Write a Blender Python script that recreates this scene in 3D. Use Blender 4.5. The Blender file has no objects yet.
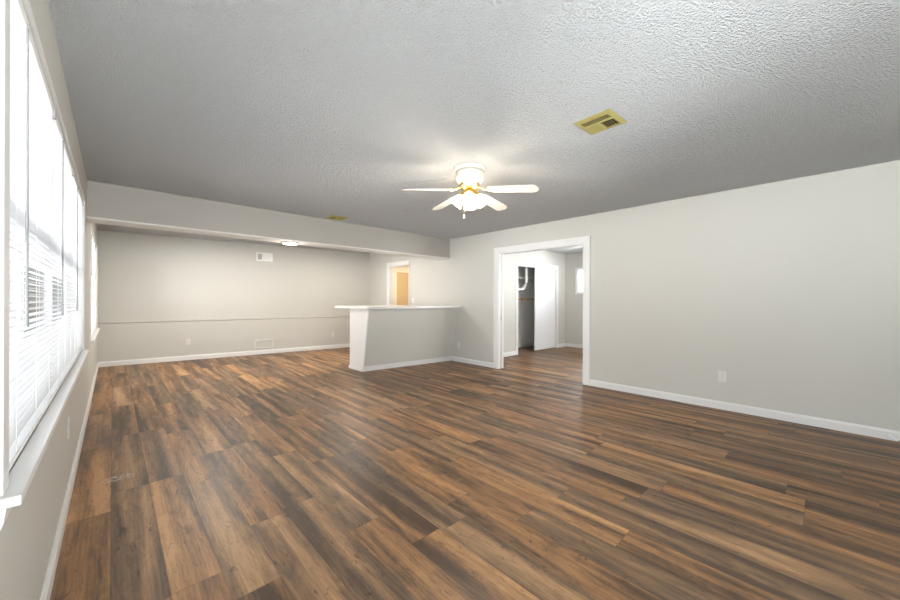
import bpy, bmesh, math, random
from mathutils import Vector, Matrix
random.seed(7)
S = bpy.context.scene
COL = S.collection
PI = math.pi

# ------------------------------------------------------------------ camera
TH, ROLL, HC = 0.75757, 0.003, 1.2139
fw = Vector((math.sin(TH), math.cos(TH), 0)); r0 = Vector((math.cos(TH), -math.sin(TH), 0)); u0 = Vector((0, 0, 1))
rr = r0*math.cos(ROLL)+u0*math.sin(ROLL); uu = -r0*math.sin(ROLL)+u0*math.cos(ROLL)
cd = bpy.data.cameras.new('camera'); cd.sensor_width = 36; cd.lens = 356.44/900*36; cd.clip_start = 0.02
cam = bpy.data.objects.new('camera', cd); COL.objects.link(cam)
cam.matrix_world = Matrix(((rr.x, uu.x, -fw.x, 0), (rr.y, uu.y, -fw.y, 0), (rr.z, uu.z, -fw.z, HC), (0, 0, 0, 1)))
S.camera = cam

# ------------------------------------------------------------------ world, sun, window portals, exposure
S.view_settings.view_transform = 'Standard'; S.view_settings.look = 'None'
S.view_settings.gamma = 1; S.view_settings.use_curve_mapping = False
S.view_settings.exposure = 1.2
W = bpy.data.worlds.new('overcast_sky'); S.world = W; W.use_nodes = True
nt = W.node_tree; bg = nt.nodes['Background']
tc = nt.nodes.new('ShaderNodeTexCoord'); sx = nt.nodes.new('ShaderNodeSeparateXYZ'); cr = nt.nodes.new('ShaderNodeValToRGB')
mr = nt.nodes.new('ShaderNodeMapRange'); mr.inputs[1].default_value = -1; mr.inputs[2].default_value = 1
nt.links.new(tc.outputs['Generated'], sx.inputs[0]); nt.links.new(sx.outputs[2], mr.inputs[0]); nt.links.new(mr.outputs[0], cr.inputs[0])
e = cr.color_ramp.elements
e[0].position = 0.0; e[0].color = (1.55, 1.60, 1.66, 1)
e[1].position = 1.0; e[1].color = (0.50, 0.57, 0.64, 1)
k = cr.color_ramp.elements.new(0.47); k.color = (1.50, 1.54, 1.60, 1)
k = cr.color_ramp.elements.new(0.53); k.color = (0.66, 0.69, 0.74, 1)
nt.links.new(cr.outputs[0], bg.inputs[0]); bg.inputs[1].default_value = 12.5

def light(name, kind, energy, loc, rot=(0, 0, 0), color=(1, 1, 1), **kw):
    d = bpy.data.lights.new(name, kind); d.energy = energy; d.color = color
    for a, b in kw.items():
        if hasattr(d, a): setattr(d, a, b)
    o = bpy.data.objects.new(name, d); o.location = loc; o.rotation_euler = rot; COL.objects.link(o); return o
sun = light('sun', 'SUN', 1.6, (-4, -3, 4), color=(1.0, 0.93, 0.82), angle=math.radians(9))
sun.rotation_euler = Vector((1.0, 1.05, -0.28)).to_track_quat('-Z', 'Y').to_euler()
def portal(loc, look, sx_, sy_):
    o = light('window_portal', 'AREA', 1, loc, shape='RECTANGLE', size=sx_, size_y=sy_)
    o.rotation_euler = Vector(look).to_track_quat('-Z', 'Y').to_euler()
    o.data.cycles.is_portal = True
XL, XR, YF, YBL, YBR, HH = -0.196, 4.956, -1.7, 8.907, 8.35, 2.44
portal((-0.40, 2.9, 1.42), (1, 0, 0), 3.2, 1.5)
portal((-0.40, 7.07, 1.40), (1, 0, 0), 2.4, 1.5)
portal((8.87, 3.97, 1.71), (-1, 0, 0), 1.0, 0.8)
portal((6.95, 1.1, 1.4), (0, 1, 0), 2.1, 1.6)
portal((-0.40, -0.7, 1.35), (1, 0, 0), 1.6, 1.6)
portal((0.7, -1.9, 1.15), (0, 1, 0), 1.7, 1.9)

# ------------------------------------------------------------------ material helpers
def mat(name, col, rough=0.5, metal=0.0, spec=0.5, bump=None, emit=None, var=0.0, translucent=0.0):
    m = bpy.data.materials.new(name); m.use_nodes = True
    n = m.node_tree; b = n.nodes['Principled BSDF']
    b.inputs['Base Color'].default_value = (*col, 1); b.inputs['Roughness'].default_value = rough
    b.inputs['Metallic'].default_value = metal; b.inputs['Specular IOR Level'].default_value = spec
    g = n.nodes.new('ShaderNodeNewGeometry')
    if var:
        nz = n.nodes.new('ShaderNodeTexNoise'); nz.inputs['Scale'].default_value = 1.3; nz.inputs['Detail'].default_value = 3
        n.links.new(g.outputs['Position'], nz.inputs['Vector'])
        mx = n.nodes.new('ShaderNodeMix'); mx.data_type = 'RGBA'
        mx.inputs[6].default_value = (*[c*(1-var) for c in col], 1); mx.inputs[7].default_value = (*[min(1, c*(1+var)) for c in col], 1)
        n.links.new(nz.outputs['Fac'], mx.inputs[0]); n.links.new(mx.outputs[2], b.inputs['Base Color'])
    if bump:
        sc, st, di = bump
        nz = n.nodes.new('ShaderNodeTexNoise'); nz.inputs['Scale'].default_value = sc; nz.inputs['Detail'].default_value = 3
        n.links.new(g.outputs['Position'], nz.inputs['Vector'])
        bp = n.nodes.new('ShaderNodeBump'); bp.inputs['Strength'].default_value = st; bp.inputs['Distance'].default_value = di
        n.links.new(nz.outputs['Fac'], bp.inputs['Height']); n.links.new(bp.outputs[0], b.inputs['Normal'])
    if emit:
        b.inputs['Emission Color'].default_value = (*emit[0], 1); b.inputs['Emission Strength'].default_value = emit[1]
    if translucent:
        tr = n.nodes.new('ShaderNodeBsdfTranslucent'); tr.inputs[0].default_value = (*col, 1)
        ms = n.nodes.new('ShaderNodeMixShader'); ms.inputs[0].default_value = translucent
        n.links.new(b.outputs[0], ms.inputs[1]); n.links.new(tr.outputs[0], ms.inputs[2])
        n.links.new(ms.outputs[0], n.nodes['Material Output'].inputs[0])
    return m

M_wall = mat('greige_wall_paint', (0.52, 0.506, 0.465), 0.55, spec=0.3, bump=(160, 0.08, 0.002), var=0.02)
M_beam = mat('shaded_beam_paint', (0.365, 0.338, 0.308), 0.6, spec=0.25, bump=(160, 0.08, 0.002), var=0.02)  # pinker than the walls, and darkened to carry the shade on the beam
M_trim = mat('white_trim_paint', (0.68, 0.67, 0.655), 0.35)
M_closet = mat('closet_paint', (0.75, 0.74, 0.72), 0.6, var=0.03)
M_hall = mat('hall_paint', (0.70, 0.66, 0.58), 0.6, var=0.02)
M_plate = mat('outlet_plastic', (0.62, 0.605, 0.565), 0.35)
M_slot = mat('dark_slot', (0.03, 0.03, 0.03), 0.7)
M_slat = mat('blind_slat_plastic', (0.70, 0.70, 0.70), 0.4, translucent=0.06)
M_rail = mat('blind_rail', (0.80, 0.80, 0.79), 0.4)
M_wand = mat('blind_wand_plastic', (0.26, 0.26, 0.26), 0.25)
M_cord = mat('blind_cord', (0.62, 0.62, 0.60), 0.8)
M_brk = mat('zinc_bracket', (0.35, 0.35, 0.35), 0.4, metal=0.7)
M_vinyl = mat('window_vinyl', (0.80, 0.80, 0.80), 0.35)
M_brass = mat('polished_brass', (0.78, 0.56, 0.20), 0.25, metal=1.0)
M_ventbrass = mat('lacquered_brass', (0.50, 0.43, 0.16), 0.35, metal=0.4)
M_ventdark = mat('vent_shadow_steel', (0.05, 0.035, 0.02), 0.6)
M_fanwhite = mat('fan_white_enamel', (0.66, 0.63, 0.56), 0.35)
M_counter = mat('counter_laminate', (0.74, 0.72, 0.68), 0.25, bump=(300, 0.03, 0.001), var=0.04)
M_slab = mat('white_door_paint', (0.74, 0.74, 0.74), 0.42)
M_tandoor = mat('tan_door_paint', (0.54, 0.42, 0.27), 0.45, var=0.05)
M_pvc = mat('white_pvc', (0.72, 0.71, 0.69), 0.35)
M_cable = mat('white_cable', (0.80, 0.80, 0.80), 0.4)
M_grille = mat('vent_white_steel', (0.78, 0.77, 0.74), 0.35)
M_grey = mat('pocket_door_edge', (0.46, 0.46, 0.45), 0.4)
M_wood = mat('closet_rod_wood', (0.50, 0.31, 0.12), 0.4, bump=(60, 0.1, 0.002))

def glass_mat(name, tint):
    m = bpy.data.materials.new(name); m.use_nodes = True; n = m.node_tree
    n.nodes.remove(n.nodes['Principled BSDF'])
    t = n.nodes.new('ShaderNodeBsdfTransparent'); t.inputs[0].default_value = (*tint, 1)
    gl = n.nodes.new('ShaderNodeBsdfGlossy'); gl.inputs['Roughness'].default_value = 0.02
    fr = n.nodes.new('ShaderNodeFresnel'); fr.inputs[0].default_value = 1.45
    ms = n.nodes.new('ShaderNodeMixShader')
    n.links.new(fr.outputs[0], ms.inputs[0]); n.links.new(t.outputs[0], ms.inputs[1]); n.links.new(gl.outputs[0], ms.inputs[2])
    n.links.new(ms.outputs[0], n.nodes['Material Output'].inputs[0]); return m
M_glass = glass_mat('window_glass', (0.95, 0.97, 0.96))
M_dimglass = glass_mat('daylight_dimming_glass', (0.62, 0.62, 0.62))  # grey tint added to dim daylight so the blinds keep their slat lines
M_tint = glass_mat('tinted_glass', (0.78, 0.78, 0.78))
def shade_mat():                       # frosted glass of a lamp that is switched on
    m = bpy.data.materials.new('lit_frosted_glass'); m.use_nodes = True; n = m.node_tree
    b = n.nodes['Principled BSDF']; b.inputs['Base Color'].default_value = (0.95, 0.93, 0.88, 1); b.inputs['Roughness'].default_value = 0.3
    b.inputs['Emission Color'].default_value = (1, 0.90, 0.72, 1); b.inputs['Emission Strength'].default_value = 1.0
    t = n.nodes.new('ShaderNodeBsdfTransparent'); t.inputs[0].default_value = (1, 0.97, 0.92, 1)
    ms = n.nodes.new('ShaderNodeMixShader'); ms.inputs[0].default_value = 0.5
    n.links.new(b.outputs[0], ms.inputs[1]); n.links.new(t.outputs[0], ms.inputs[2])
    n.links.new(ms.outputs[0], n.nodes['Material Output'].inputs[0]); return m
M_shade = shade_mat()
M_bulb = mat('lit_bulb', (1, 1, 1), 0.5, emit=((1, 0.88, 0.66), 8.0))
M_disc = mat('lit_disc_lens', (1, 1, 1), 0.5, emit=((1, 0.93, 0.80), 6.0))

def ceiling_mat():
    m = bpy.data.materials.new('popcorn_ceiling'); m.use_nodes = True; n = m.node_tree; b = n.nodes['Principled BSDF']
    b.inputs['Base Color'].default_value = (0.87, 0.88, 0.89, 1); b.inputs['Roughness'].default_value = 0.9; b.inputs['Specular IOR Level'].default_value = 0.1
    g = n.nodes.new('ShaderNodeNewGeometry')
    a = n.nodes.new('ShaderNodeTexNoise'); a.inputs['Scale'].default_value = 85; a.inputs['Detail'].default_value = 5; a.inputs['Roughness'].default_value = 0.7
    v = n.nodes.new('ShaderNodeTexVoronoi'); v.inputs['Scale'].default_value = 100
    n.links.new(g.outputs['Position'], a.inputs['Vector']); n.links.new(g.outputs['Position'], v.inputs['Vector'])
    ad = n.nodes.new('ShaderNodeMath'); ad.operation = 'SUBTRACT'
    n.links.new(a.outputs['Fac'], ad.inputs[0])
    ml = n.nodes.new('ShaderNodeMath'); ml.operation = 'MULTIPLY'; ml.inputs[1].default_value = 0.6
    n.links.new(v.outputs['Distance'], ml.inputs[0]); n.links.new(ml.outputs[0], ad.inputs[1])
    bp = n.nodes.new('ShaderNodeBump'); bp.inputs['Strength'].default_value = 1.0; bp.inputs['Distance'].default_value = 0.06
    n.links.new(ad.outputs[0], bp.inputs['Height']); n.links.new(bp.outputs[0], b.inputs['Normal']); return m
M_ceil = ceiling_mat()

def floor_mat():
    m = bpy.data.materials.new('vinyl_plank_floor'); m.use_nodes = True; n = m.node_tree; b = n.nodes['Principled BSDF']
    L = n.links.new
    def mth(op, a, b_=None, c=None):
        q = n.nodes.new('ShaderNodeMath'); q.operation = op
        for i, v in enumerate((a, b_, c)):
            if v is None: continue
            if isinstance(v, (int, float)): q.inputs[i].default_value = v
            else: L(v, q.inputs[i])
        return q.outputs[0]
    def comb(x, y, z):
        q = n.nodes.new('ShaderNodeCombineXYZ')
        for i, v in enumerate((x, y, z)):
            if isinstance(v, (int, float)): q.inputs[i].default_value = v
            else: L(v, q.inputs[i])
        return q.outputs[0]
    def noise(vec, scale, detail=3, rough=0.55, dist=0.0):
        q = n.nodes.new('ShaderNodeTexNoise'); q.inputs['Scale'].default_value = scale; q.inputs['Detail'].default_value = detail
        q.inputs['Roughness'].default_value = rough; q.inputs['Distortion'].default_value = dist; L(vec, q.inputs['Vector']); return q.outputs['Fac']
    def white(vec):
        q = n.nodes.new('ShaderNodeTexWhiteNoise'); q.noise_dimensions = '3D'; L(vec, q.inputs['Vector']); return q.outputs['Value']
    def ramp(fac, stops):
        q = n.nodes.new('ShaderNodeValToRGB'); el = q.color_ramp.elements
        el[0].position, el[0].color = stops[0][0], (*stops[0][1], 1); el[1].position, el[1].color = stops[-1][0], (*stops[-1][1], 1)
        for p, c in stops[1:-1]:
            k_ = el.new(p); k_.color = (*c, 1)
        L(fac, q.inputs[0]); return q.outputs[0]
    def mix(fac, a, b_, mode='MIX'):
        q = n.nodes.new('ShaderNodeMix'); q.data_type = 'RGBA'; q.blend_type = mode
        for i, v in ((0, fac), (6, a), (7, b_)):
            if isinstance(v, (int, float)): q.inputs[i].default_value = v
            elif isinstance(v, tuple): q.inputs[i].default_value = (*v, 1)
            else: L(v, q.inputs[i])
        return q.outputs[2]
    g = n.nodes.new('ShaderNodeNewGeometry'); sp = n.nodes.new('ShaderNodeSeparateXYZ'); L(g.outputs['Position'], sp.inputs[0])
    x, y = sp.outputs[0], sp.outputs[1]
    WID, LEN = 0.181, 1.22
    u = mth('DIVIDE', mth('ADD', x, 0.005+WID*20), WID); row = mth('FLOOR', u); fu = mth('SUBTRACT', u, row)
    off = mth('MULTIPLY', white(comb(row, 3.3, 1.7)), LEN)
    v = mth('DIVIDE', mth('ADD', mth('ADD', y, off), LEN*10), LEN); colm = mth('FLOOR', v); fv = mth('SUBTRACT', v, colm)
    rnd = white(comb(row, colm, 5.1)); rnd2 = white(comb(row, colm, 9.7))
    px = mth('ADD', x, mth('MULTIPLY', rnd, 37)); py = mth('ADD', y, mth('MULTIPLY', rnd2, 53))
    # broad streaks running along each plank
    broad = noise(comb(mth('MULTIPLY', px, 9.0), mth('MULTIPLY', py, 0.5), 0), 1.0, 2, 0.5, 0.4)
    blot = noise(comb(mth('MULTIPLY', px, 14), mth('MULTIPLY', py, 2.6), 4), 1.0, 5, 0.65, 1.4)
    grain = noise(comb(mth('MULTIPLY', px, 120), mth('MULTIPLY', py, 5), 2), 1.0, 4, 0.65, 0.8)
    rings = n.nodes.new('ShaderNodeTexWave'); rings.wave_type = 'BANDS'; rings.bands_direction = 'X'; rings.inputs['Scale'].default_value = 11; rings.inputs['Distortion'].default_value = 7
    rings.inputs['Detail'].default_value = 3; rings.inputs['Detail Scale'].default_value = 1.5
    L(comb(mth('MULTIPLY', px, 1.6), mth('MULTIPLY', py, 0.16), 0), rings.inputs['Vector'])
    t = mth('ADD', mth('MULTIPLY', mth('SUBTRACT', broad, 0.5), 2.3), 0.42)
    t = mth('ADD', t, mth('MULTIPLY', mth('SUBTRACT', rnd, 0.5), 0.26))
    t = mth('ADD', t, mth('MULTIPLY', mth('SUBTRACT', blot, 0.5), 1.15))
    t = mth('ADD', t, mth('MULTIPLY', mth('SUBTRACT', grain, 0.5), 0.5))
    t = mth('ADD', t, mth('MULTIPLY', mth('SUBTRACT', rings.outputs['Fac'], 0.5), 0.09))
    c = ramp(t, [(0.0, (0.069, 0.043, 0.028)), (0.25, (0.129, 0.076, 0.043)), (0.55, (0.257, 0.134, 0.061)), (0.8, (0.356, 0.192, 0.087)), (1.0, (0.449, 0.254, 0.119))])
    # some planks greyer
    grey = ramp(t, [(0.0, (0.079, 0.057, 0.041)), (0.5, (0.191, 0.122, 0.073)), (1.0, (0.370, 0.229, 0.127))])
    c = mix(mth('MULTIPLY', mth('GREATER_THAN', rnd2, 0.6), 0.65), c, grey)
    # knots and short dark ticks
    kn = noise(comb(mth('MULTIPLY', px, 26), mth('MULTIPLY', py, 6.0), 8), 1.0, 4, 0.75, 2.2)
    km = mth('MULTIPLY', mth('SUBTRACT', kn, 0.575), 9.0); kmn = n.nodes.new('ShaderNodeClamp'); L(km, kmn.inputs[0])
    c = mix(mth('MULTIPLY', kmn.outputs[0], 0.75), c, (0.035, 0.024, 0.017))
    # seams
    ex = mth('MINIMUM', fu, mth('SUBTRACT', 1.0, fu)); ey = mth('MINIMUM', fv, mth('SUBTRACT', 1.0, fv))
    sx_ = mth('LESS_THAN', ex, 0.0075); sy_ = mth('LESS_THAN', ey, 0.0014)
    seam = mth('MAXIMUM', sx_, sy_)
    c = mix(mth('MULTIPLY', seam, 0.45), c, (0.035, 0.025, 0.02))
    # pale scuff by the left wall
    dx = mth('DIVIDE', mth('SUBTRACT', x, 0.03), 0.085); dy = mth('DIVIDE', mth('SUBTRACT', y, 3.30), 0.05)
    rad = mth('ADD', mth('MULTIPLY', dx, dx), mth('MULTIPLY', dy, dy))
    sm = noise(g.outputs['Position'], 38, 4, 0.7, 1.0)
    sc = mth('MULTIPLY', mth('GREATER_THAN', sm, 0.52), mth('LESS_THAN', rad, 1.0))
    c = mix(mth('MULTIPLY', sc, 0.55), c, (0.50, 0.48, 0.46))
    L(c, b.inputs['Base Color'])
    ro = n.nodes.new('ShaderNodeMapRange'); ro.inputs[3].default_value = 0.33; ro.inputs[4].default_value = 0.48; L(grain, ro.inputs[0]); L(ro.outputs[0], b.inputs['Roughness'])
    b.inputs['Specular IOR Level'].default_value = 0.22
    hgt = mth('SUBTRACT', mth('MULTIPLY', grain, 0.25), mth('MULTIPLY', seam, 1.0))
    bp = n.nodes.new('ShaderNodeBump'); bp.inputs['Strength'].default_value = 0.25; bp.inputs['Distance'].default_value = 0.002
    L(hgt, bp.inputs['Height']); L(bp.outputs[0], b.inputs['Normal'])
    return m
M_floor = floor_mat()

# ------------------------------------------------------------------ mesh helpers
class MB:
    def __init__(s): s.bm = bmesh.new()
    def box(s, x0, x1, y0, y1, z0, z1, mtx=None):
        v = [s.bm.verts.new((x, y, z)) for x in (x0, x1) for y in (y0, y1) for z in (z0, z1)]
        for f in ((0, 1, 3, 2), (4, 6, 7, 5), (0, 4, 5, 1), (2, 3, 7, 6), (0, 2, 6, 4), (1, 5, 7, 3)): s.bm.faces.new([v[i] for i in f])
        if mtx is not None: bmesh.ops.transform(s.bm, matrix=mtx, verts=v)
        return s
    def hexa(s, bot, top):
        a = [s.bm.verts.new(p) for p in bot]; b = [s.bm.verts.new(p) for p in top]; n = len(a)
        s.bm.faces.new(a[::-1]); s.bm.faces.new(b)
        for i in range(n): s.bm.faces.new((a[i], a[(i+1) % n], b[(i+1) % n], b[i]))
        return s
    def prism(s, prof, ax, t0, t1):
        """profile of (p, q) pairs extruded along axis ax from t0 to t1"""
        def P(p, q, t): return {'x': (t, p, q), 'y': (p, t, q), 'z': (p, q, t)}[ax]
        return s.hexa([P(p, q, t0) for p, q in prof], [P(p, q, t1) for p, q in prof])
    def lathe(s, prof, n=28, mtx=None):
        new = []; rings = []
        for r, z in prof:
            if r < 1e-5: ring = [s.bm.verts.new((0, 0, z))]
            else: ring = [s.bm.verts.new((r*math.cos(2*PI*i/n), r*math.sin(2*PI*i/n), z)) for i in range(n)]
            rings.append(ring); new += ring
        for a, b in zip(rings, rings[1:]):
            for i in range(n):
                j = (i+1) % n
                if len(a) == 1 and len(b) == 1: continue
                if len(a) == 1: s.bm.faces.new((a[0], b[i], b[j]))
                elif len(b) == 1: s.bm.faces.new((a[i], b[0], a[j]))
                else: s.bm.faces.new((a[i], b[i], b[j], a[j]))
        if mtx is not None: bmesh.ops.transform(s.bm, matrix=mtx, verts=new)
        return s
    def tube(s, pts, r, n=10):
        pts = [Vector(p) for p in pts]; rings = []
        for i, p in enumerate(pts):
            d = (pts[min(i+1, len(pts)-1)]-pts[max(i-1, 0)]).normalized()
            a = d.cross(Vector((0, 0, 1)) if abs(d.z) < 0.9 else Vector((1, 0, 0))).normalized(); b = d.cross(a)
            rad = r[i] if isinstance(r, (list, tuple)) else r
            rings.append([s.bm.verts.new(p+(a*math.cos(2*PI*k/n)+b*math.sin(2*PI*k/n))*rad) for k in range(n)])
        for A, B in zip(rings, rings[1:]):
            for k in range(n): s.bm.faces.new((A[k], A[(k+1) % n], B[(k+1) % n], B[k]))
        s.bm.faces.new(rings[0][::-1]); s.bm.faces.new(rings[-1]); return s
    def build(s, name, m, parent=None, bevel=0, smooth=False, mtx=None):
        if bevel:
            bmesh.ops.bevel(s.bm, geom=list(s.bm.edges), offset=bevel, segments=2, affect='EDGES', profile=0.6)
        bmesh.ops.recalc_face_normals(s.bm, faces=s.bm.faces)
        if mtx is not None: bmesh.ops.transform(s.bm, matrix=mtx, verts=s.bm.verts)
        if parent is not None:
            q = parent
            while q.parent: q = q.parent
            if not q.get('_local'): bmesh.ops.translate(s.bm, vec=-Vector(q.location), verts=s.bm.verts)
        me = bpy.data.meshes.new(name); s.bm.to_mesh(me); s.bm.free()
        me.materials.append(m)
        if smooth:
            for p in me.polygons: p.use_smooth = True
            try: me.set_sharp_from_angle(angle=math.radians(40))
            except Exception: pass
        o = bpy.data.objects.new(name, me); COL.objects.link(o)
        if parent is not None: o.parent = parent
        return o

def tag(o, label, cat, group=None, kind=None):
    o['label'] = label; o['category'] = cat
    if group: o['group'] = group
    if kind: o['kind'] = kind
    return o
def empty(name, loc, label, cat, group=None, kind=None, local=False, rz=0):
    o = bpy.data.objects.new(name, None); o.location = loc; o.rotation_euler = (0, 0, rz); o.empty_display_size = 0.1; COL.objects.link(o)
    if local: o['_local'] = 1
    return tag(o, label, cat, group, kind)
def dup(root, loc, rz, label, group=None):
    r = root.copy(); COL.objects.link(r); r.location = loc; r.rotation_euler = (0, 0, rz); r['label'] = label
    if group: r['group'] = group
    for ch in list(root.children):
        c = ch.copy(); COL.objects.link(c); c.parent = r
        for g in list(ch.children):
            d = g.copy(); COL.objects.link(d); d.parent = c
    return r

def slab(axis, t0, t1, a0, a1, z0, z1, holes=()):
    """wall slab normal to axis with rectangular holes (a0,a1,z0,z1), closed surface without inner faces"""
    A = sorted({a0, a1, *[h[0] for h in holes], *[h[1] for h in holes]}); Z = sorted({z0, z1, *[h[2] for h in holes], *[h[3] for h in holes]})
    A = [a for a in A if a0 <= a <= a1]; Z = [z for z in Z if z0 <= z <= z1]
    solid = lambda i, j: 0 <= i < len(A)-1 and 0 <= j < len(Z)-1 and not any(h[0]-1e-6 <= A[i] and A[i+1] <= h[1]+1e-6 and h[2]-1e-6 <= Z[j] and Z[j+1] <= h[3]+1e-6 for h in holes)
    m = MB(); P = (lambda t, a, z: (t, a, z)) if axis == 'x' else (lambda t, a, z: (a, t, z))
    def q(*pts): m.bm.faces.new([m.bm.verts.new(p) for p in pts])
    for i in range(len(A)-1):
        for j in range(len(Z)-1):
            if not solid(i, j): continue
            a, b, c, d = A[i], A[i+1], Z[j], Z[j+1]
            q(P(t0, a, c), P(t0, b, c), P(t0, b, d), P(t0, a, d)); q(P(t1, a, c), P(t1, b, c), P(t1, b, d), P(t1, a, d))
            if not solid(i-1, j): q(P(t0, a, c), P(t1, a, c), P(t1, a, d), P(t0, a, d))
            if not solid(i+1, j): q(P(t0, b, c), P(t1, b, c), P(t1, b, d), P(t0, b, d))
            if not solid(i, j-1): q(P(t0, a, c), P(t0, b, c), P(t1, b, c), P(t1, a, c))
            if not solid(i, j+1): q(P(t0, a, d), P(t0, b, d), P(t1, b, d), P(t1, a, d))
    bmesh.ops.remove_doubles(m.bm, verts=m.bm.verts, dist=1e-5)
    return m

# ------------------------------------------------------------------ room shell
W1 = (1.38, 4.56, 0.755, 2.09)       # y0 y1 z0 z1 of the long left window
FW = (-1.4, -0.15, 0.6, 2.1)            # unseen window added beside the camera to let in fill daylight
FW2 = (-0.05, 1.45, 0.3, 2.0)  # unseen window added behind the camera for fill light
W2 = (5.90, 8.20, 0.735, 2.06)
D1 = (2.42, 3.985, 0.0, 2.04)        # wide opening in the right wall
D2 = (6.605, 7.415, 0.0, 2.04)
XO = XR+0.12
ST = 'structure'
tag(MB().box(XL-0.15, 8.95, YF-0.15, 9.2, -0.12, 0).build('floor', M_floor), 'brown and grey wood-look plank floor running through the whole room', 'floor', kind=ST)
tag(MB().box(XL-0.15, 8.95, YF-0.15, 9.2, HH, HH+0.12).build('ceiling', M_ceil), 'pale grey popcorn textured ceiling over the whole room', 'ceiling', kind=ST)
tag(slab('x', XL-0.15, XL, YF-0.15, 9.2, 0, HH, [W1, W2, FW]).build('wall_left', M_wall), 'greige wall on the left holding the blinds and windows', 'wall', kind=ST)
tag(slab('x', XR, XO, YF-0.15, 9.2, 0, HH, [D1, D2]).build('wall_right', M_wall), 'long greige wall on the right with the wide cased opening', 'wall', kind=ST)
tag(slab('y', YF-0.15, YF, XL, XR, 0, HH, [FW2]).build('wall_front', M_wall), 'greige wall behind the camera at the near end of the room', 'wall', kind=ST)
A_ = Vector((XL, YBL, 0)); B_ = Vector((XR, YBR, 0)); BD = (B_-A_).normalized(); BLEN = (B_-A_).length; BANG = math.atan2(BD.y, BD.x)
MBK = Matrix.Translation(A_) @ Matrix.Rotation(BANG, 4, 'Z')     # local: s along wall, -y into room, z up
tag(MB().box(-0.0, BLEN, 0, 0.13, 0, HH).build('wall_back', M_wall, mtx=MBK), 'far greige wall beyond the beam with chair rail and vents', 'wall', kind=ST)
tag(MB().box(XL, XR, 5.253, 5.56, 2.066, HH).build('ceiling_beam', M_beam), 'dropped beam, its taupe darkened for shade, crossing the room below the ceiling', 'beam', kind=ST)

tag(MB().box(XL, XR, 5.250, 5.563, 2.052, 2.066).build('beam_light_board', M_trim), 'added pale board standing in for light on the underside of the taupe beam', 'trim', kind=ST)  # added board, its pale colour stands in for light under the beam
# baseboards: stepped profile
def base_prof(h=0.088, d=0.014): return [(0, 0), (d, 0), (d, h*0.78), (d*0.55, h*0.9), (d*0.4, h), (0, h)]
def baseboard(name, label, axis, face, sgn, a0, a1, parent=None, h=0.088, m=None):
    prof = [(face+sgn*p, q) for p, q in base_prof(h)]
    o = MB().prism(prof, 'y' if axis == 'x' else 'x', a0, a1).build(name, m or M_trim, parent)
    if parent is None: tag(o, label, 'baseboard', kind=ST)
    return o
baseboard('baseboard_left', 'white baseboard along the foot of the left window wall', 'x', XL, 1, YF, 8.90)
baseboard('baseboard_right', 'white baseboard right of the wide cased opening', 'x', XR, -1, YF, D1[0]-0.098)
baseboard('baseboard_right', 'short white baseboard between cased opening and bar', 'x', XR, -1, D1[1]+0.098, 5.185)
baseboard('baseboard_right', 'white baseboard on right wall behind the bar before the yellow doorway', 'x', XR, -1, 5.84, D2[0]-0.03)
baseboard('baseboard_right', 'white baseboard on right wall past the yellow doorway', 'x', XR, -1, D2[1]+0.09, 8.36)
baseboard('baseboard_front', 'white baseboard on the wall behind the camera', 'y', YF, 1, XL, XR)
pb = [(-p, q) for p, q in base_prof(0.092)]
tag(MB().prism(pb, 'x', 0.0, BLEN).build('baseboard_back', M_trim, mtx=MBK), 'white baseboard along the foot of the far wall', 'baseboard', kind=ST)
tag(MB().prism([(0, 0.772), (-0.012, 0.776), (-0.016, 0.786), (-0.008, 0.792), (-0.010, 0.800), (0, 0.804)], 'x', 0.0, BLEN).build('trim_1', M_wall, mtx=MBK),
    'thin greige chair rail running across the far wall', 'trim', kind=ST)

# ---- rooms beyond the right wall
CW = 4.75
CH = (6.575, 8.24, 0.0, 2.03)
tag(slab('y', CW, CW+0.12, XO, 8.68, 0, HH, [CH]).build('wall_closet', M_wall), 'greige wall with the closet, seen through the cased opening', 'wall', kind=ST)
W3 = (3.55, 4.44, 1.40, 2.03)
tag(slab('x', 8.68, 8.80, 1.25, 5.54, 0, HH, [W3]).build('wall_side', M_wall), 'greige end wall of the next room with a small high window', 'wall', kind=ST)
W4 = (6.0, 7.9, 0.7, 2.1)  # unseen window, added as a daylight source for the next room
tag(slab('y', 1.25, 1.37, XO, 8.68, 0, HH, [W4]).build('wall_bedroom', M_wall), 'greige wall of the next room holding the added unseen window', 'wall', kind=ST)
tag(MB().box(XO, 8.68, 5.42, 5.54, 0, HH).build('wall_closet_back', M_closet), 'grey back wall inside the open closet', 'wall', kind=ST)
tag(MB().box(6.38, 6.44, CW+0.12, 5.42, 0, HH).build('wall_closet_side', M_closet), 'grey side wall inside the closet', 'wall', kind=ST)
baseboard('baseboard_closet', 'white baseboard left of the closet opening', 'y', CW, -1, XO, CH[0]-0.075)
baseboard('baseboard_closet', 'short white baseboard right of the sliding closet door', 'y', CW, -1, CH[1]+0.075, 8.68)
baseboard('baseboard_side', 'white baseboard under the small window of the next room', 'x', 8.68, -1, 1.37, CW)
baseboard('baseboard_closet_back', 'white baseboard inside the closet at its back', 'y', 5.42, -1, 6.44, 8.68)
HD = (5.62, 6.40, 0.0, 1.985)
tag(slab('y', 8.08, 8.20, XO, 7.1, 0, HH, [HD]).build('wall_hall', M_hall), 'warm lit hall wall with a tan door beyond the bar', 'wall', kind=ST)
tag(MB().box(7.0, 7.1, 5.54, 8.08, 0, HH).build('wall_hall_side', M_hall), 'warm lit side wall of the hall beyond the bar', 'wall', kind=ST)

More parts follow.
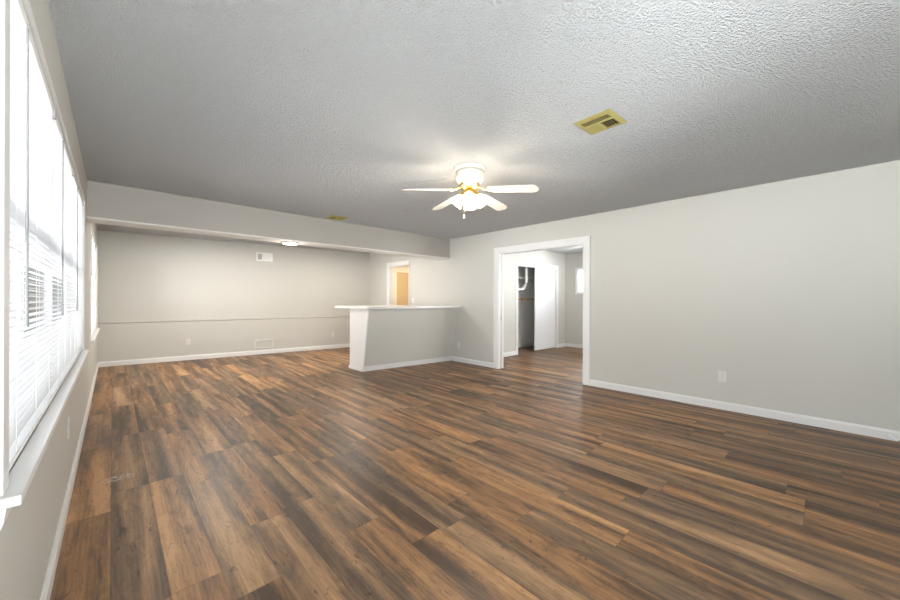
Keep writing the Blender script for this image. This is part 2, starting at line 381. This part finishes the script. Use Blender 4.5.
# ------------------------------------------------------------------ doors and openings
def casing_x(m, D, xf, sgn, w=0.09, t=0.018, floor=0.0, wn=None):
    wn = wn or w
    """door casing on a wall face normal to x: two legs and a head with an inner bead"""
    x0, x1 = sorted((xf, xf+sgn*t)); xb0, xb1 = sorted((xf+sgn*t, xf+sgn*(t+0.006)))
    m.box(x0, x1, D[0]-wn, D[0], floor, D[3]+w).box(x0, x1, D[1], D[1]+w, floor, D[3]+w).box(x0, x1, D[0], D[1], D[3], D[3]+w)
    m.box(xb0, xb1, D[0]-wn, D[0]-wn+0.02, floor, D[3]+w).box(xb0, xb1, D[1]+w-0.02, D[1]+w, floor, D[3]+w).box(xb0, xb1, D[0]-wn+0.02, D[1]+w-0.02, D[3]+w-0.02, D[3]+w)
    return m
d1 = empty('door_1', (XR, (D1[0]+D1[1])/2, 0), 'wide white cased opening with pocket door slot in the right wall', 'doorway', kind=ST)
D1c = (D1[0]+0.0, D1[1]+0.035, 0, D1[3])
casing_x(MB(), (D1[0], D1[1], 0, D1[3]), XR, -1, 0.098, 0.018).build('casing', M_trim, d1)
casing_x(MB(), (D1[0], D1[1], 0, D1[3]), XO, 1, 0.075, 0.018).build('casing', M_trim, d1)
J = 0.012
MB().box(XR-0.004, XR+0.034, D1[1]-J, D1[1], 0, D1[3]).box(XR+0.086, XO+0.004, D1[1]-J, D1[1], 0, D1[3]) \
    .box(XR-0.004, XO+0.004, D1[0], D1[0]+J, 0, D1[3]).box(XR-0.004, XR+0.034, D1[0]+J, D1[1]-J, D1[3]-J, D1[3]).box(XR+0.086, XO+0.004, D1[0]+J, D1[1]-J, D1[3]-J, D1[3]).build('jamb', M_trim, d1)
pk = MB().box(XR+0.040, XR+0.080, D1[1]-0.004, D1[1], 0.01, D1[3]-0.02).build('pocket_door_edge', M_grey, d1)
pk['label'] = 'grey edge of a pocket door in its slot'
MB().box(XR+0.046, XR+0.074, D1[1]-0.0065, D1[1]-0.004, 0.86, 0.94).build('latch', M_brk, pk)
MB().box(XR+0.036, XR+0.084, D1[0]+J, D1[1]-J, D1[3]-0.006, D1[3]-0.001).build('track', M_slot, d1)

d2 = empty('door_2', (XR, (D2[0]+D2[1])/2, 0), 'narrow white cased doorway glowing yellow beyond the bar', 'doorway', kind=ST)
casing_x(MB(), D2, XR, -1, 0.085, wn=0.025).build('casing', M_trim, d2)
casing_x(MB(), D2, XO, 1, 0.085).build('casing', M_trim, d2)
MB().box(XR-0.004, XO+0.004, D2[1]-J, D2[1], 0, D2[3]).box(XR-0.004, XO+0.004, D2[0], D2[0]+J, 0, D2[3]).box(XR-0.004, XO+0.004, D2[0]+J, D2[1]-J, D2[3]-J, D2[3]) \
    .box(XR+0.05, XR+0.085, D2[1]-J-0.012, D2[1]-J, 0, D2[3]-J).box(XR+0.05, XR+0.085, D2[0]+J+0.012, D2[1]-J-0.012, D2[3]-J-0.012, D2[3]-J).build('jamb', M_trim, d2)

d3 = empty('door_3', ((HD[0]+HD[1])/2, 8.08, 0), 'tan door in pale casing inside the yellow hall', 'door', kind=ST)
m = MB(); w = 0.13
m.box(HD[0]-w, HD[0], 8.06, 8.08, 0, HD[3]+w).box(HD[1], HD[1]+w, 8.06, 8.08, 0, HD[3]+w).box(HD[0], HD[1], 8.06, 8.08, HD[3], HD[3]+w)
m.box(HD[0], HD[0]+J, 8.07, 8.2, 0, HD[3]).box(HD[1]-J, HD[1], 8.07, 8.2, 0, HD[3]).box(HD[0]+J, HD[1]-J, 8.07, 8.2, HD[3]-J, HD[3])
m.build('casing', M_hall, d3)
ds = MB().box(HD[0]+J+0.003, HD[1]-J-0.003, 8.115, 8.15, 0.01, HD[3]-J-0.003).build('door_slab', M_tandoor, d3)
ds['label'] = 'tan painted door slab'
MB().lathe([(0, 0), (0.025, 0), (0.028, 0.006), (0.012, 0.014), (0.012, 0.035), (0.027, 0.045), (0.029, 0.058), (0.018, 0.070), (0, 0.072)], 16,
           Matrix.Translation((HD[1]-0.08, 8.115, 0.95)) @ Matrix.Rotation(PI/2, 4, 'X')).build('door_knob', M_brass, ds, smooth=True)

d4 = empty('door_4', ((CH[0]+CH[1])/2, CW, 0), 'white casing and tracks around the closet opening', 'doorway', kind=ST)
m = MB(); w = 0.07
m.box(CH[0]-w, CH[0], CW-0.016, CW, 0, CH[3]+w).box(CH[1], CH[1]+w, CW-0.016, CW, 0, CH[3]+w).box(CH[0], CH[1], CW-0.016, CW, CH[3], CH[3]+w)
m.box(CH[0], CH[0]+J, CW, CW+0.12, 0, CH[3]).box(CH[1]-J, CH[1], CW, CW+0.12, 0, CH[3]).box(CH[0]+J, CH[1]-J, CW, CW+0.018, CH[3]-0.045, CH[3])
m.build('casing', M_trim, d4)
MB().box(CH[0]+J, CH[1]-J, CW+0.018, CW+0.10, CH[3]-0.02, CH[3]).build('track', M_brk, d4)
sd = empty('sliding_door', (7.85, CW+0.04, 0.012), 'white flat sliding closet door in front, beside the dark gap', 'door')
MB().box(7.32, 8.225, CW+0.028, CW+0.058, 0.014, 2.005).build('panel', M_slab, sd, bevel=0.002)
sd2 = empty('sliding_door', (7.88, CW+0.08, 0.012), 'white flat sliding closet door tucked behind the front one', 'door')
MB().box(7.40, 8.225, CW+0.066, CW+0.096, 0.014, 2.005).build('panel', M_slab, sd2, bevel=0.002)

# closet contents
cs = empty('closet_shelf', (7.6, 5.25, 1.74), 'pale shelf high inside the open closet', 'shelf')
MB().box(6.44, 8.68, 5.08, 5.42, 1.745, 1.765).build('board', M_trim, cs)
MB().box(6.44, 8.68, 5.40, 5.42, 1.665, 1.745).build('cleat', M_trim, cs)
cr_ = empty('closet_rod', (7.6, 5.15, 1.23), 'brass and wood hanging rod below the closet shelf', 'rod')
MB().tube([(6.44, 5.12, 1.24), (8.68, 5.12, 1.24)], 0.018, 12).build('rod', M_wood, cr_, smooth=True)
MB().tube([(7.20, 5.12, 1.24), (7.26, 5.12, 1.24)], 0.027, 14).box(7.222, 7.238, 5.12, 5.42, 1.22, 1.245).box(7.222, 7.238, 5.405, 5.42, 1.12, 1.32).build('bracket', M_brass, cr_)
pp = [(7.30, 5.02, 2.44-0.002), (7.30, 5.02, 1.80)]
arc = [(7.30-0.22*(1-math.cos(a)), 5.02, 1.73-0.26*math.sin(a)) for a in [i*PI/2/8 for i in range(9)]]
vp = empty('vent_pipe', (7.30, 5.02, 1.5), 'white bent pipe hanging at the left inside the closet', 'pipe')
MB().tube(pp, 0.032, 14).build('riser', M_pvc, vp, smooth=True)
MB().tube([(7.30, 5.02, 1.80), (7.30, 5.02, 1.73)], 0.045, 14).build('coupling', M_pvc, vp, smooth=True)
MB().tube(arc+[(6.90, 5.02, 1.47), (6.44, 5.02, 1.47)], 0.036, 14).build('elbow', M_pvc, vp, smooth=True)

# ------------------------------------------------------------------ windows
def window_x(name, label, Wn, units, cn=0.065, cf=0.025, stool_out=0.042):
    y0, y1, z0, z1 = Wn
    root = empty(name, (XL, (y0+y1)/2, z0), label, 'window', kind=ST)
    c = 0.05; ct_ = 0.012
    MB().box(XL, XL+ct_, y0-cn, y0, z0, z1+c).build('casing', M_trim, root, bevel=0.003)
    MB().box(XL, XL+ct_, y1, y1+cf, z0, z1+c).build('casing', M_trim, root, bevel=0.003)
    MB().box(XL, XL+0.012, y0, y1, z1, z1+c*0.45).build('casing', M_trim, root, bevel=0.003)
    MB().box(XL-0.10, XL+stool_out, y0-cn-0.02, y1+cf+0.03, z0-0.025, z0) .build('stool', M_trim, root, bevel=0.005)
    MB().prism([(XL, z0-0.085), (XL+0.006, z0-0.085), (XL+0.014, z0-0.06), (XL+0.018, z0-0.025), (XL, z0-0.025)], 'y', y0-cn-0.01, y1+cf+0.015).build('apron', M_trim, root)
    MB().box(XL-0.15, XL, y0, y0+0.012, z0, z1).box(XL-0.15, XL, y1-0.012, y1, z0, z1).box(XL-0.15, XL, y0+0.012, y1-0.012, z1-0.012, z1).box(XL-0.15, XL-0.10, y0+0.012, y1-0.012, z0, z0+0.012).build('jamb', M_trim, root)
    step = (y1-y0-0.024)/units
    for i in range(units):
        a = y0+0.012+i*step; b = a+step; f = 0.04
        zm = (z0+z1)/2; xs0, xs1 = XL-0.13, XL-0.095
        s_ = MB()
        s_.box(xs0, xs1, a, a+f, z0+0.012, z1-0.012).box(xs0, xs1, b-f, b, z0+0.012, z1-0.012)
        s_.box(xs0, xs1, a+f, b-f, z0+0.012, z0+0.012+f).box(xs0, xs1, a+f, b-f, z1-0.012-f, z1-0.012).box(xs0, xs1, a+f, b-f, zm-0.025, zm+0.025)
        sh = s_.build('sash', M_vinyl, root)
        g1 = MB().box(xs0+0.014, xs0+0.02, a+f, b-f, z0+0.012+f, zm-0.025).build('glass_pane', M_dimglass, sh)
        g2 = MB().box(xs0+0.014, xs0+0.02, a+f, b-f, zm+0.025, z1-0.012-f).build('glass_pane', M_dimglass, sh)
    return root
window_x('window_1', 'long triple window with white stool along the left wall', W1, 3)
window_x('window_2', 'white window on the left wall beyond the beam', W2, 2, cn=0.025, cf=0.05)

def blind(y0, y1, z0, z1, label, group, wand_off=0.27, wand_len=0.95):
    """open mini blind hung inside the recess"""
    xc = XL-0.0145; hw = 0.0125
    root = empty('mini_blind', (xc, (y0+y1)/2, z1), label, 'blind', group)
    MB().box(xc-0.016, xc+0.016, y0, y1, z1-0.030, z1-0.001).build('head_rail', M_rail, root, bevel=0.002)
    m = MB(); pitch = 0.0212; z = z1-0.05; i = 0
    while z > z0+0.045:
        t = math.radians(7+random.uniform(-1.5, 1.5)); ct, s_ = math.cos(t), math.sin(t)
        zz = z+random.uniform(-0.0006, 0.0006)
        pr = []
        for u_ in (-1, -0.5, 0, 0.5, 1): pr.append((u_*hw, 0.0022*(1-u_*u_)))
        prof = [(xc+p*ct+q*s_, zz+q*ct-p*s_) for p, q in pr]+[(xc+p*ct+(q-0.0006)*s_, zz+(q-0.0006)*ct-p*s_) for p, q in reversed(pr)]
        m.prism(prof, 'y', y0+0.004, y1-0.004); z -= pitch
    m.build('slats', M_slat, root, smooth=True)
    MB().box(xc-0.013, xc+0.013, y0+0.003, y1-0.003, z0+0.002, z0+0.020).build('bottom_rail', M_rail, root, bevel=0.003)
    for yb in (y0+0.010, y1-0.010):
        MB().box(xc-0.012, xc+0.012, yb-0.009, yb+0.009, z0+0.001, z0+0.006).box(xc-0.012, xc-0.009, yb-0.009, yb+0.009, z0+0.006, z0+0.025).build('hold_down_bracket', M_brk, root)
    for yb in (y0+0.004, y1-0.004):
        MB().box(xc-0.018, xc+0.019, yb-0.004, yb+0.004, z1-0.036, z1).build('mounting_bracket', M_brk, root)
    L_ = y1-y0
    for f in (0.16, 0.5, 0.84):
        yy = y0+L_*f
        MB().tube([(xc+0.0145, yy, z1-0.03), (xc+0.0145, yy, z0+0.022)], 0.0007, 5).tube([(xc-0.0145, yy, z1-0.03), (xc-0.0145, yy, z0+0.022)], 0.0007, 5).build('ladder_cord', M_cord, root)
    yw = y0+wand_off
    wd = MB().tube([(xc+0.021, yw, z1-0.045), (xc+0.021, yw, z1-wand_len+0.12), (xc+0.021, yw, z1-wand_len)], [0.0035, 0.0035, 0.0048], 8).build('tilt_wand', M_wand, root, smooth=True)
    MB().tube([(xc+0.015, yw, z1-0.028), (xc+0.021, yw, z1-0.034), (xc+0.021, yw, z1-0.047)], 0.0015, 6).build('wand_hook', M_brk, wd)
    return root
g_ = (W1[1]-W1[0]-0.024)/3
for i, lb in enumerate(('white mini blind nearest the camera on the long left window', 'white mini blind in the middle of the long left window', 'white mini blind at the far end of the long left window')):
    blind(W1[0]+0.013+i*g_+0.003, W1[0]+0.013+(i+1)*g_-0.004, W1[2], W1[3]-0.012, lb, 'white mini blinds on the long left window')
g_ = (W2[1]-W2[0]-0.024)/2
for i, lb in enumerate(('white mini blind on the near half of the window beyond the beam', 'white mini blind on the far half of the window beyond the beam')):
    blind(W2[0]+0.013+i*g_+0.003, W2[0]+0.013+(i+1)*g_-0.004, W2[2], W2[3]-0.012, lb, 'white mini blinds beyond the beam', wand_len=0.55)

def window_plain(name, label, axis, f0, f1, a0, a1, z0, z1, room_face, room_sgn, glass=None):
    """fixed window in a slab normal to axis"""
    P = (lambda m, t0, t1, p, q, c, d: m.box(t0, t1, p, q, c, d)) if axis == 'x' else (lambda m, t0, t1, p, q, c, d: m.box(p, q, t0, t1, c, d))
    loc = ((f0+f1)/2, (a0+a1)/2, z0) if axis == 'x' else ((a0+a1)/2, (f0+f1)/2, z0)
    root = empty(name, loc, label, 'window', kind=ST)
    m = MB(); f = 0.045
    P(m, f0+0.02, f1-0.02, a0, a0+f, z0, z1); P(m, f0+0.02, f1-0.02, a1-f, a1, z0, z1); P(m, f0+0.02, f1-0.02, a0+f, a1-f, z0, z0+f); P(m, f0+0.02, f1-0.02, a0+f, a1-f, z1-f, z1)
    mid = (a0+a1)/2; P(m, f0+0.03, f1-0.03, mid-0.02, mid+0.02, z0+f, z1-f)
    m.build('sash', M_vinyl, root)
    for (p, q) in ((a0+f, mid-0.02), (mid+0.02, a1-f)):
        m = MB(); c = (f0+f1)/2; P(m, c-0.003, c+0.003, p, q, z0+f, z1-f); m.build('glass_pane', glass or M_glass, root)
    m = MB(); c = 0.022; t0, t1 = sorted((room_face, room_face+room_sgn*0.016))
    P(m, t0, t1, a0-c, a0, z0-c, z1+c); P(m, t0, t1, a1, a1+c, z0-c, z1+c); P(m, t0, t1, a0, a1, z0-c, z0); P(m, t0, t1, a0, a1, z1, z1+c)
    m.build('casing', M_trim, root)
    return root
window_plain('window_3', 'small high bright window in the next room', 'x', 8.68, 8.80, *W3, 8.68, -1)
window_plain('fill_window_4', 'unseen window added to light the next room', 'y', 1.25, 1.37, *W4, 1.37, 1, M_tint)
window_plain('fill_window_5', 'unseen fill window added in the left wall beside the camera', 'x', XL-0.15, XL, *FW, XL, 1)
window_plain('fill_window_6', 'unseen fill window added in the wall behind the camera', 'y', YF-0.15, YF, *FW2, YF, 1)

# ------------------------------------------------------------------ bar with slanted face
FLb, FRb, BLb, BRb = (3.085, 5.378, 0), (XR-0.001, 5.195, 0), (3.085, 5.83, 0), (XR-0.001, 5.65, 0)
FLt, FRt, BLt, BRt = (3.075, 5.19, 1.062), (XR-0.001, 5.01, 1.062), (3.085, 5.83, 1.062), (XR-0.001, 5.65, 1.062)
bar = empty('breakfast_bar', (4.0, 5.5, 0), 'greige half-height bar with slanted front below the countertop', 'bar counter')
MB().hexa([FLb, FRb, BRb, BLb], [FLt, FRt, BRt, BLt]).build('body', M_wall, bar)
e_ = 0.02
ep = MB().hexa([(FLb[0]-e_, FLb[1]-0.004, 0), (FLb[0], FLb[1]-0.004, 0), (BLb[0], BLb[1], 0), (BLb[0]-e_, BLb[1], 0)],
          [(FLt[0]-e_, FLt[1]-0.004, 1.062), (FLt[0], FLt[1]-0.004, 1.062), (BLt[0], BLt[1], 1.062), (BLt[0]-e_, BLt[1], 1.062)]).build('end_panel', M_trim, bar)
ep['label'] = 'white end panel of the bar'
dv = (Vector(FRb)-Vector(FLb)).normalized(); nv = Vector((dv.y, -dv.x, 0))
lean = (FLb[1]-FLt[1])/1.062
def off(p, d, z): q = Vector(p)+nv*d; return (q.x, q.y-lean*z, z)
a0, a1 = Vector(FLb)-dv*e_, Vector(FRb)-dv*0.02
MB().hexa([off(a0, 0.0, 0), off(a0, 0.016, 0), off(a1, 0.016, 0), off(a1, 0.0, 0)], [off(a0, 0.0, 0.085), off(a0, 0.010, 0.085), off(a1, 0.010, 0.085), off(a1, 0.0, 0.085)]).build('base_trim', M_trim, bar)
MB().box(FLb[0]-e_-0.014, FLb[0]-e_, FLb[1]-0.01, BLb[1]+0.02, 0, 0.05).build('base_trim', M_trim, bar)
ct = MB().hexa([(2.985, 5.105, 1.0625), (XR-0.001, 4.925, 1.0625), (XR-0.001, 6.08, 1.0625), (2.985, 6.26, 1.0625)],
               [(2.985, 5.105, 1.100), (XR-0.001, 4.925, 1.100), (XR-0.001, 6.08, 1.100), (2.985, 6.26, 1.100)]).build('bar_countertop', M_counter, bevel=0.004)
tag(ct, 'thin pale overhanging countertop on the slanted bar', 'countertop')

# ------------------------------------------------------------------ vents
def ceiling_vent(cx_, cy_, rz, label, grp):
    r = empty('ceiling_vent', (cx_, cy_, HH), label, 'vent', grp, local=True, rz=rz)
    h = 0.128; i_ = 0.098
    m = MB()
    out = [(-h, -h), (h, -h), (h, h), (-h, h)]; inn = [(-i_, -i_), (i_, -i_), (i_, i_), (-i_, i_)]
    for k in range(4):
        a, b = out[k], out[(k+1) % 4]; c, d = inn[(k+1) % 4], inn[k]
        m.hexa([(*a, -0.004), (*b, -0.004), (*c, -0.013), (*d, -0.013)], [(*a, -0.0005), (*b, -0.0005), (*c, -0.0005), (*d, -0.0005)])
    m.build('frame', M_ventbrass, r)
    MB().box(-i_, i_, -i_, i_, -0.002, -0.0006).build('duct_backing', M_ventdark, r)
    MB().box(-i_, i_, 0.014, 0.026, -0.0135, -0.003).build('divider', M_ventbrass, r)
    MB().box(-0.006, 0.006, -i_, 0.014, -0.0135, -0.003).build('divider', M_ventbrass, r)
    def fin(m, x0, x1, y0, y1, tilt, axis):
        c = Vector(((x0+x1)/2, (y0+y1)/2, -0.0085)); mt = Matrix.Translation(c) @ Matrix.Rotation(tilt, 4, axis)
        m.box(-(x1-x0)/2, (x1-x0)/2, -(y1-y0)/2, (y1-y0)/2, -0.0008, 0.0008, mt)
    m = MB()
    for k in range(4): y = 0.036+k*0.0175; fin(m, -i_, i_, y-0.0065, y+0.0065, -0.75, 'X')
    m.build('louver', M_ventbrass, r)
    m = MB()
    for k in range(5): x = -0.088+k*0.0185; fin(m, x-0.0065, x+0.0065, -i_, 0.014, -0.8, 'Y')
    m.build('louver', M_ventbrass, r)
    m = MB()
    for k in range(5): x = 0.017+k*0.0185; fin(m, x-0.0075, x+0.0075, -i_, 0.014, 0.6, 'Y')
    m.build('louver', M_ventbrass, r)
    for q in (-1, 1):
        MB().lathe([(0, -0.004), (0.004, -0.003), (0.005, 0)], 10, Matrix.Translation((0, q*0.113, -0.0082))).build('screw', M_brass, r)
    return r
cv = ceiling_vent(2.436, 1.075, math.radians(87), 'brass square ceiling vent on the right, nearer the camera than the fan', 'brass ceiling vents')
dup(cv, (2.436, 5.045, HH), math.radians(87), 'brass ceiling vent beside the taupe beam', 'brass ceiling vents')

def on_back(name, x, z, label, cat, group=None):
    s_ = (x-XL)/BD.x; p = A_+BD*s_
    return empty(name, (p.x, p.y, z), label, cat, group, local=True, rz=BANG)
r = on_back('supply_vent', 2.457, 2.16, 'white wall vent high on the far wall', 'vent')
hw, hh = 0.163, 0.092
MB().box(-hw, hw, -0.010, -0.0005, hh-0.025, hh).box(-hw, hw, -0.010, -0.0005, -hh, -hh+0.025).box(-hw, -hw+0.025, -0.010, -0.0005, -hh+0.025, hh-0.025).box(hw-0.025, hw, -0.010, -0.0005, -hh+0.025, hh-0.025).build('frame', M_grille, r)
MB().box(-hw+0.025, hw-0.025, -0.002, -0.0005, -hh+0.025, hh-0.025).build('duct_backing', mat('duct_grey', (0.14, 0.14, 0.13), 0.6), r)
MB().box(-0.055, -0.045, -0.010, -0.003, -hh+0.025, hh-0.025).build('divider', M_grille, r)
m = MB()
for k in range(7):
    x = -hw+0.034+k*0.0125; m.box(-0.0055, 0.0055, -0.0007, 0.0007, -hh+0.025, hh-0.025, Matrix.Translation((x, -0.0068, 0)) @ Matrix.Rotation(0.9, 4, 'Z'))
m.build('louver', M_grille, r)
m = MB()
for k in range(15):
    x = -0.038+k*0.0122; m.box(-0.0055, 0.0055, -0.0007, 0.0007, -hh+0.025, hh-0.025, Matrix.Translation((x, -0.0068, 0)) @ Matrix.Rotation(-0.35, 4, 'Z'))
m.build('louver', M_grille, r)
r = on_back('access_panel', 2.452, 0.225, 'pale framed cover panel low on the far wall above the baseboard', 'panel')
hw, hh = 0.19, 0.095
MB().box(-hw, hw, -0.014, -0.0005, hh-0.022, hh).box(-hw, hw, -0.014, -0.0005, -hh, -hh+0.022).box(-hw, -hw+0.022, -0.014, -0.0005, -hh+0.022, hh-0.022).box(hw-0.022, hw, -0.014, -0.0005, -hh+0.022, hh-0.022).build('frame', M_plate, r)
MB().box(-hw+0.022, hw-0.022, -0.007, -0.0005, -hh+0.022, hh-0.022).build('panel', M_wall, r)

# ------------------------------------------------------------------ outlets and switches (local: plate faces -y)
def outlet(root):
    MB().box(-0.036, 0.036, -0.006, -0.0005, -0.058, 0.058).build('cover_plate', M_plate, root, bevel=0.002)
    for z in (-0.020, 0.020):
        s_ = MB().lathe([(0, 0.0), (0.0155, 0), (0.0165, -0.0025), (0.0165, -0.003)], 18, Matrix.Translation((0, -0.0085, z)) @ Matrix.Rotation(PI/2, 4, 'X')).build('socket', M_plate, root)
        MB().box(-0.0075, -0.0055, -0.0092, -0.0086, z-0.002, z+0.008).box(0.0055, 0.0075, -0.0092, -0.0086, z-0.002, z+0.008).box(-0.002, 0.002, -0.0092, -0.0086, z-0.010, z-0.006).build('slot', M_slot, s_)
    MB().lathe([(0, 0.0), (0.003, 0), (0.0035, -0.001)], 10, Matrix.Translation((0, -0.0068, 0)) @ Matrix.Rotation(PI/2, 4, 'X')).build('screw', M_brk, root)
    return root
o0 = on_back('wall_outlet', 1.097, 0.365, 'pale outlet low on the far wall, left of the cover panel', 'outlet', 'wall outlets')
outlet(o0)
s_ = (3.98-XL)/BD.x; p = A_+BD*s_
dup(o0, (p.x, p.y, 0.345), BANG, 'pale outlet low on the far wall just left of the bar', 'wall outlets')
dup(o0, (XR, 0.803, 0.367), -PI/2, 'white outlet on the right wall between opening and picture edge', 'wall outlets')
dup(o0, (XR, 4.985, 0.325), -PI/2, 'white outlet on the right wall beside the bar', 'wall outlets')
dup(o0, (XL, 3.13, 0.44), PI/2, 'pale outlet on the left wall below the long window', 'wall outlets')
sw = empty('light_switch', (XR, 6.46, 1.20), 'pale light switch beside the yellow doorway', 'switch', local=True, rz=-PI/2)
MB().box(-0.036, 0.036, -0.006, -0.0005, -0.058, 0.058).build('cover_plate', M_plate, sw, bevel=0.002)
MB().prism([(-0.006, -0.011), (-0.006, 0.011), (-0.012, 0.008), (-0.013, -0.003)], 'x', -0.005, 0.005).build('toggle', M_plate, sw)
cb = empty('cable_end', (XR-0.02, -0.38, 0.0), 'short white cable lying at the baseboard by the right picture edge', 'cable')
MB().tube([(XR-0.020, -0.375, 0.050), (XR-0.022, -0.39, 0.034), (XR-0.026, -0.415, 0.014), (XR-0.032, -0.435, 0.006), (XR-0.045, -0.50, 0.005), (XR-0.04, -0.60, 0.005)], 0.005, 8).build('cord', M_cable, cb, smooth=True)
MB().tube([(XR-0.029, -0.427, 0.0095), (XR-0.033, -0.443, 0.008)], 0.0075, 8).build('clip', M_brk, cb, smooth=True)

# ------------------------------------------------------------------ light on the underside of the beam
fl = empty('disc_light', (1.89, 5.42, 2.052), 'glowing white disc light under the taupe beam', 'light', local=True)
MB().lathe([(0, -0.0005), (0.115, -0.0005), (0.118, -0.010), (0.108, -0.018), (0.100, -0.018)], 32).build('trim_ring', M_fanwhite, fl, smooth=True)
MB().lathe([(0.100, -0.0175), (0.085, -0.026), (0.05, -0.031), (0, -0.033)], 32).build('lens', M_disc, fl, smooth=True)
light('disc_light_lamp', 'POINT', 3, (1.89, 5.42, 1.99), color=(1, 0.92, 0.8), shadow_soft_size=0.03)
def add_unseen_lamp(x, y, r, label, watts, color):  # lamps out of view, added to light the rear, hall and next room
    """round unseen lamp at the ceiling: rim, lens and the light it gives"""
    hl = empty('unseen_lamp', (x, y, HH), label, 'light', local=True)
    MB().lathe([(0, -0.0005), (r+0.02, -0.0005), (r+0.02, -0.03), (r, -0.035)], 32).build('base', M_fanwhite, hl, smooth=True)
    MB().lathe([(r, -0.032), (r*0.85, -0.05), (r*0.5, -0.06), (0, -0.063)], 32).build('lamp_shade', M_disc, hl, smooth=True)
    light('unseen_lamp_light', 'AREA', watts, (x, y, HH-0.07), color=color, shape='DISK', size=2*r)
add_unseen_lamp(5.9, 7.0, 0.15, 'unseen lamp added to give the hall beyond the right wall its warm light', 17, (1, 0.80, 0.54))
add_unseen_lamp(1.2, 6.85, 0.45, 'added fill lamp hidden behind the beam, on the window side', 18, (1, 0.95, 0.88))
add_unseen_lamp(3.6, 6.85, 0.45, 'added fill lamp hidden behind the beam, above the bar', 7, (1, 0.95, 0.88))
add_unseen_lamp(5.45, 1.9, 0.15, 'unseen fill lamp added in the room beyond the cased opening', 20, (1, 0.95, 0.88))

# ------------------------------------------------------------------ ceiling fan
FX, FY = 2.418, 2.293
fan = empty('ceiling_fan', (FX, FY, HH), 'white and brass five-blade ceiling fan with lit glass shades', 'ceiling fan', local=True)
ZB = -0.205
MB().lathe([(0, -0.0005), (0.146, -0.0005), (0.148, -0.012), (0.140, -0.030), (0.112, -0.036), (0, -0.036)], 40).build('canopy', M_fanwhite, fan, smooth=True)
MB().lathe([(0.10, -0.036), (0.128, -0.045), (0.134, -0.07), (0.130, -0.10), (0.115, -0.125), (0.085, -0.14), (0, -0.142)], 40).build('motor_housing', M_fanwhite, fan, smooth=True)
MB().lathe([(0, -0.142), (0.088, -0.142), (0.095, -0.152), (0.092, -0.175), (0.070, -0.192), (0.062, -0.20), (0, -0.20)], 36).build('flywheel', M_brass, fan, smooth=True)
MB().lathe([(0, -0.20), (0.050, -0.20), (0.060, -0.215), (0.060, -0.235), (0.078, -0.245), (0.082, -0.262), (0.060, -0.282), (0.025, -0.292), (0.012, -0.305), (0, -0.308)], 36).build('light_fitter', M_brass, fan, smooth=True)
ANG0 = math.radians(-136)
for k in range(5):
    a = ANG0+k*2*PI/5
    R = Matrix.Rotation(a, 4, 'Z')
    pitch = Matrix.Translation((0.0, 0, ZB+0.012)) @ Matrix.Rotation(math.radians(5.5), 4, 'Y') @ Matrix.Rotation(math.radians(-11), 4, 'X')
    pts = []; r1, r2, w1, w2 = 0.185, 0.632, 0.050, 0.066
    pts += [(r1, -w1*0.6), (r1+0.02, -w1)]
    pts += [(r2-0.06, -w2)]
    for q in range(1, 8):
        t = -PI/2+q*PI/8; pts.append((r2-0.06+0.06*math.cos(t), w2*math.sin(t)))
    pts += [(r2-0.06, w2), (r1+0.02, w1), (r1, w1*0.6)]
    bl = MB().prism(pts, 'z', -0.003, 0.003).build('blade', M_fanwhite, fan, mtx=R @ pitch)
    m = MB()
    m.tube([(0.07, 0, -0.180), (0.11, 0, -0.190), (0.15, 0.0, ZB-0.004), (0.19, 0, ZB-0.006)], [0.011, 0.009, 0.009, 0.008], 8)
    m.tube([(0.15, 0, ZB-0.005), (0.18, 0.03, ZB-0.012), (0.22, 0.036, ZB-0.013), (0.235, 0.022, ZB-0.011)], 0.006, 6)
    m.tube([(0.15, 0, ZB-0.005), (0.18, -0.03, ZB-0.002), (0.22, -0.036, ZB-0.001), (0.235, -0.022, ZB-0.003)], 0.006, 6)
    m.build('blade_iron', M_brass, bl, mtx=R, smooth=True)
for k in range(4):
    a = math.radians(40)+k*PI/2
    tilt = math.radians(38)
    base = Vector((0.070, 0, -0.245))
    T = Matrix.Rotation(a, 4, 'Z') @ Matrix.Translation(base) @ Matrix.Rotation(-tilt, 4, 'Y')   # local -z points down and outwards
    arm = MB().lathe([(0, 0.02), (0.020, 0.02), (0.026, 0.005), (0.024, -0.012), (0, -0.012)], 18).build('shade_holder', M_brass, fan, mtx=T, smooth=True)
    sh = MB().lathe([(0.024, -0.006), (0.032, -0.018), (0.044, -0.038), (0.050, -0.060), (0.052, -0.078), (0.058, -0.096), (0.066, -0.106)], 26).build('lamp_shade', M_shade, fan, mtx=T, smooth=True)
    MB().lathe([(0, -0.012), (0.010, -0.014), (0.011, -0.030), (0.022, -0.050), (0.024, -0.066), (0.015, -0.082), (0, -0.087)], 16).build('bulb', M_bulb, sh, mtx=T, smooth=True)
    lp = T @ Vector((0, 0, -0.100))
    light('fan_bulb_light', 'POINT', 7, (FX+lp.x, FY+lp.y, HH+lp.z), color=(1, 0.91, 0.79), shadow_soft_size=0.03)
for (dx_, dy_, ln) in ((-0.045, 0.03, 0.465),):
    pc = MB().tube([(dx_, dy_, -0.262), (dx_, dy_, -ln+0.03)], 0.0013, 6).build('pull_chain', M_brass, fan)
    MB().lathe([(0, -ln+0.035), (0.005, -ln+0.03), (0.0075, -ln+0.008), (0.006, -ln), (0, -ln-0.001)], 12, Matrix.Translation((dx_, dy_, 0))).build('pull', M_fanwhite, pc, smooth=True)

for o in S.objects:
    if '_local' in o: del o['_local']
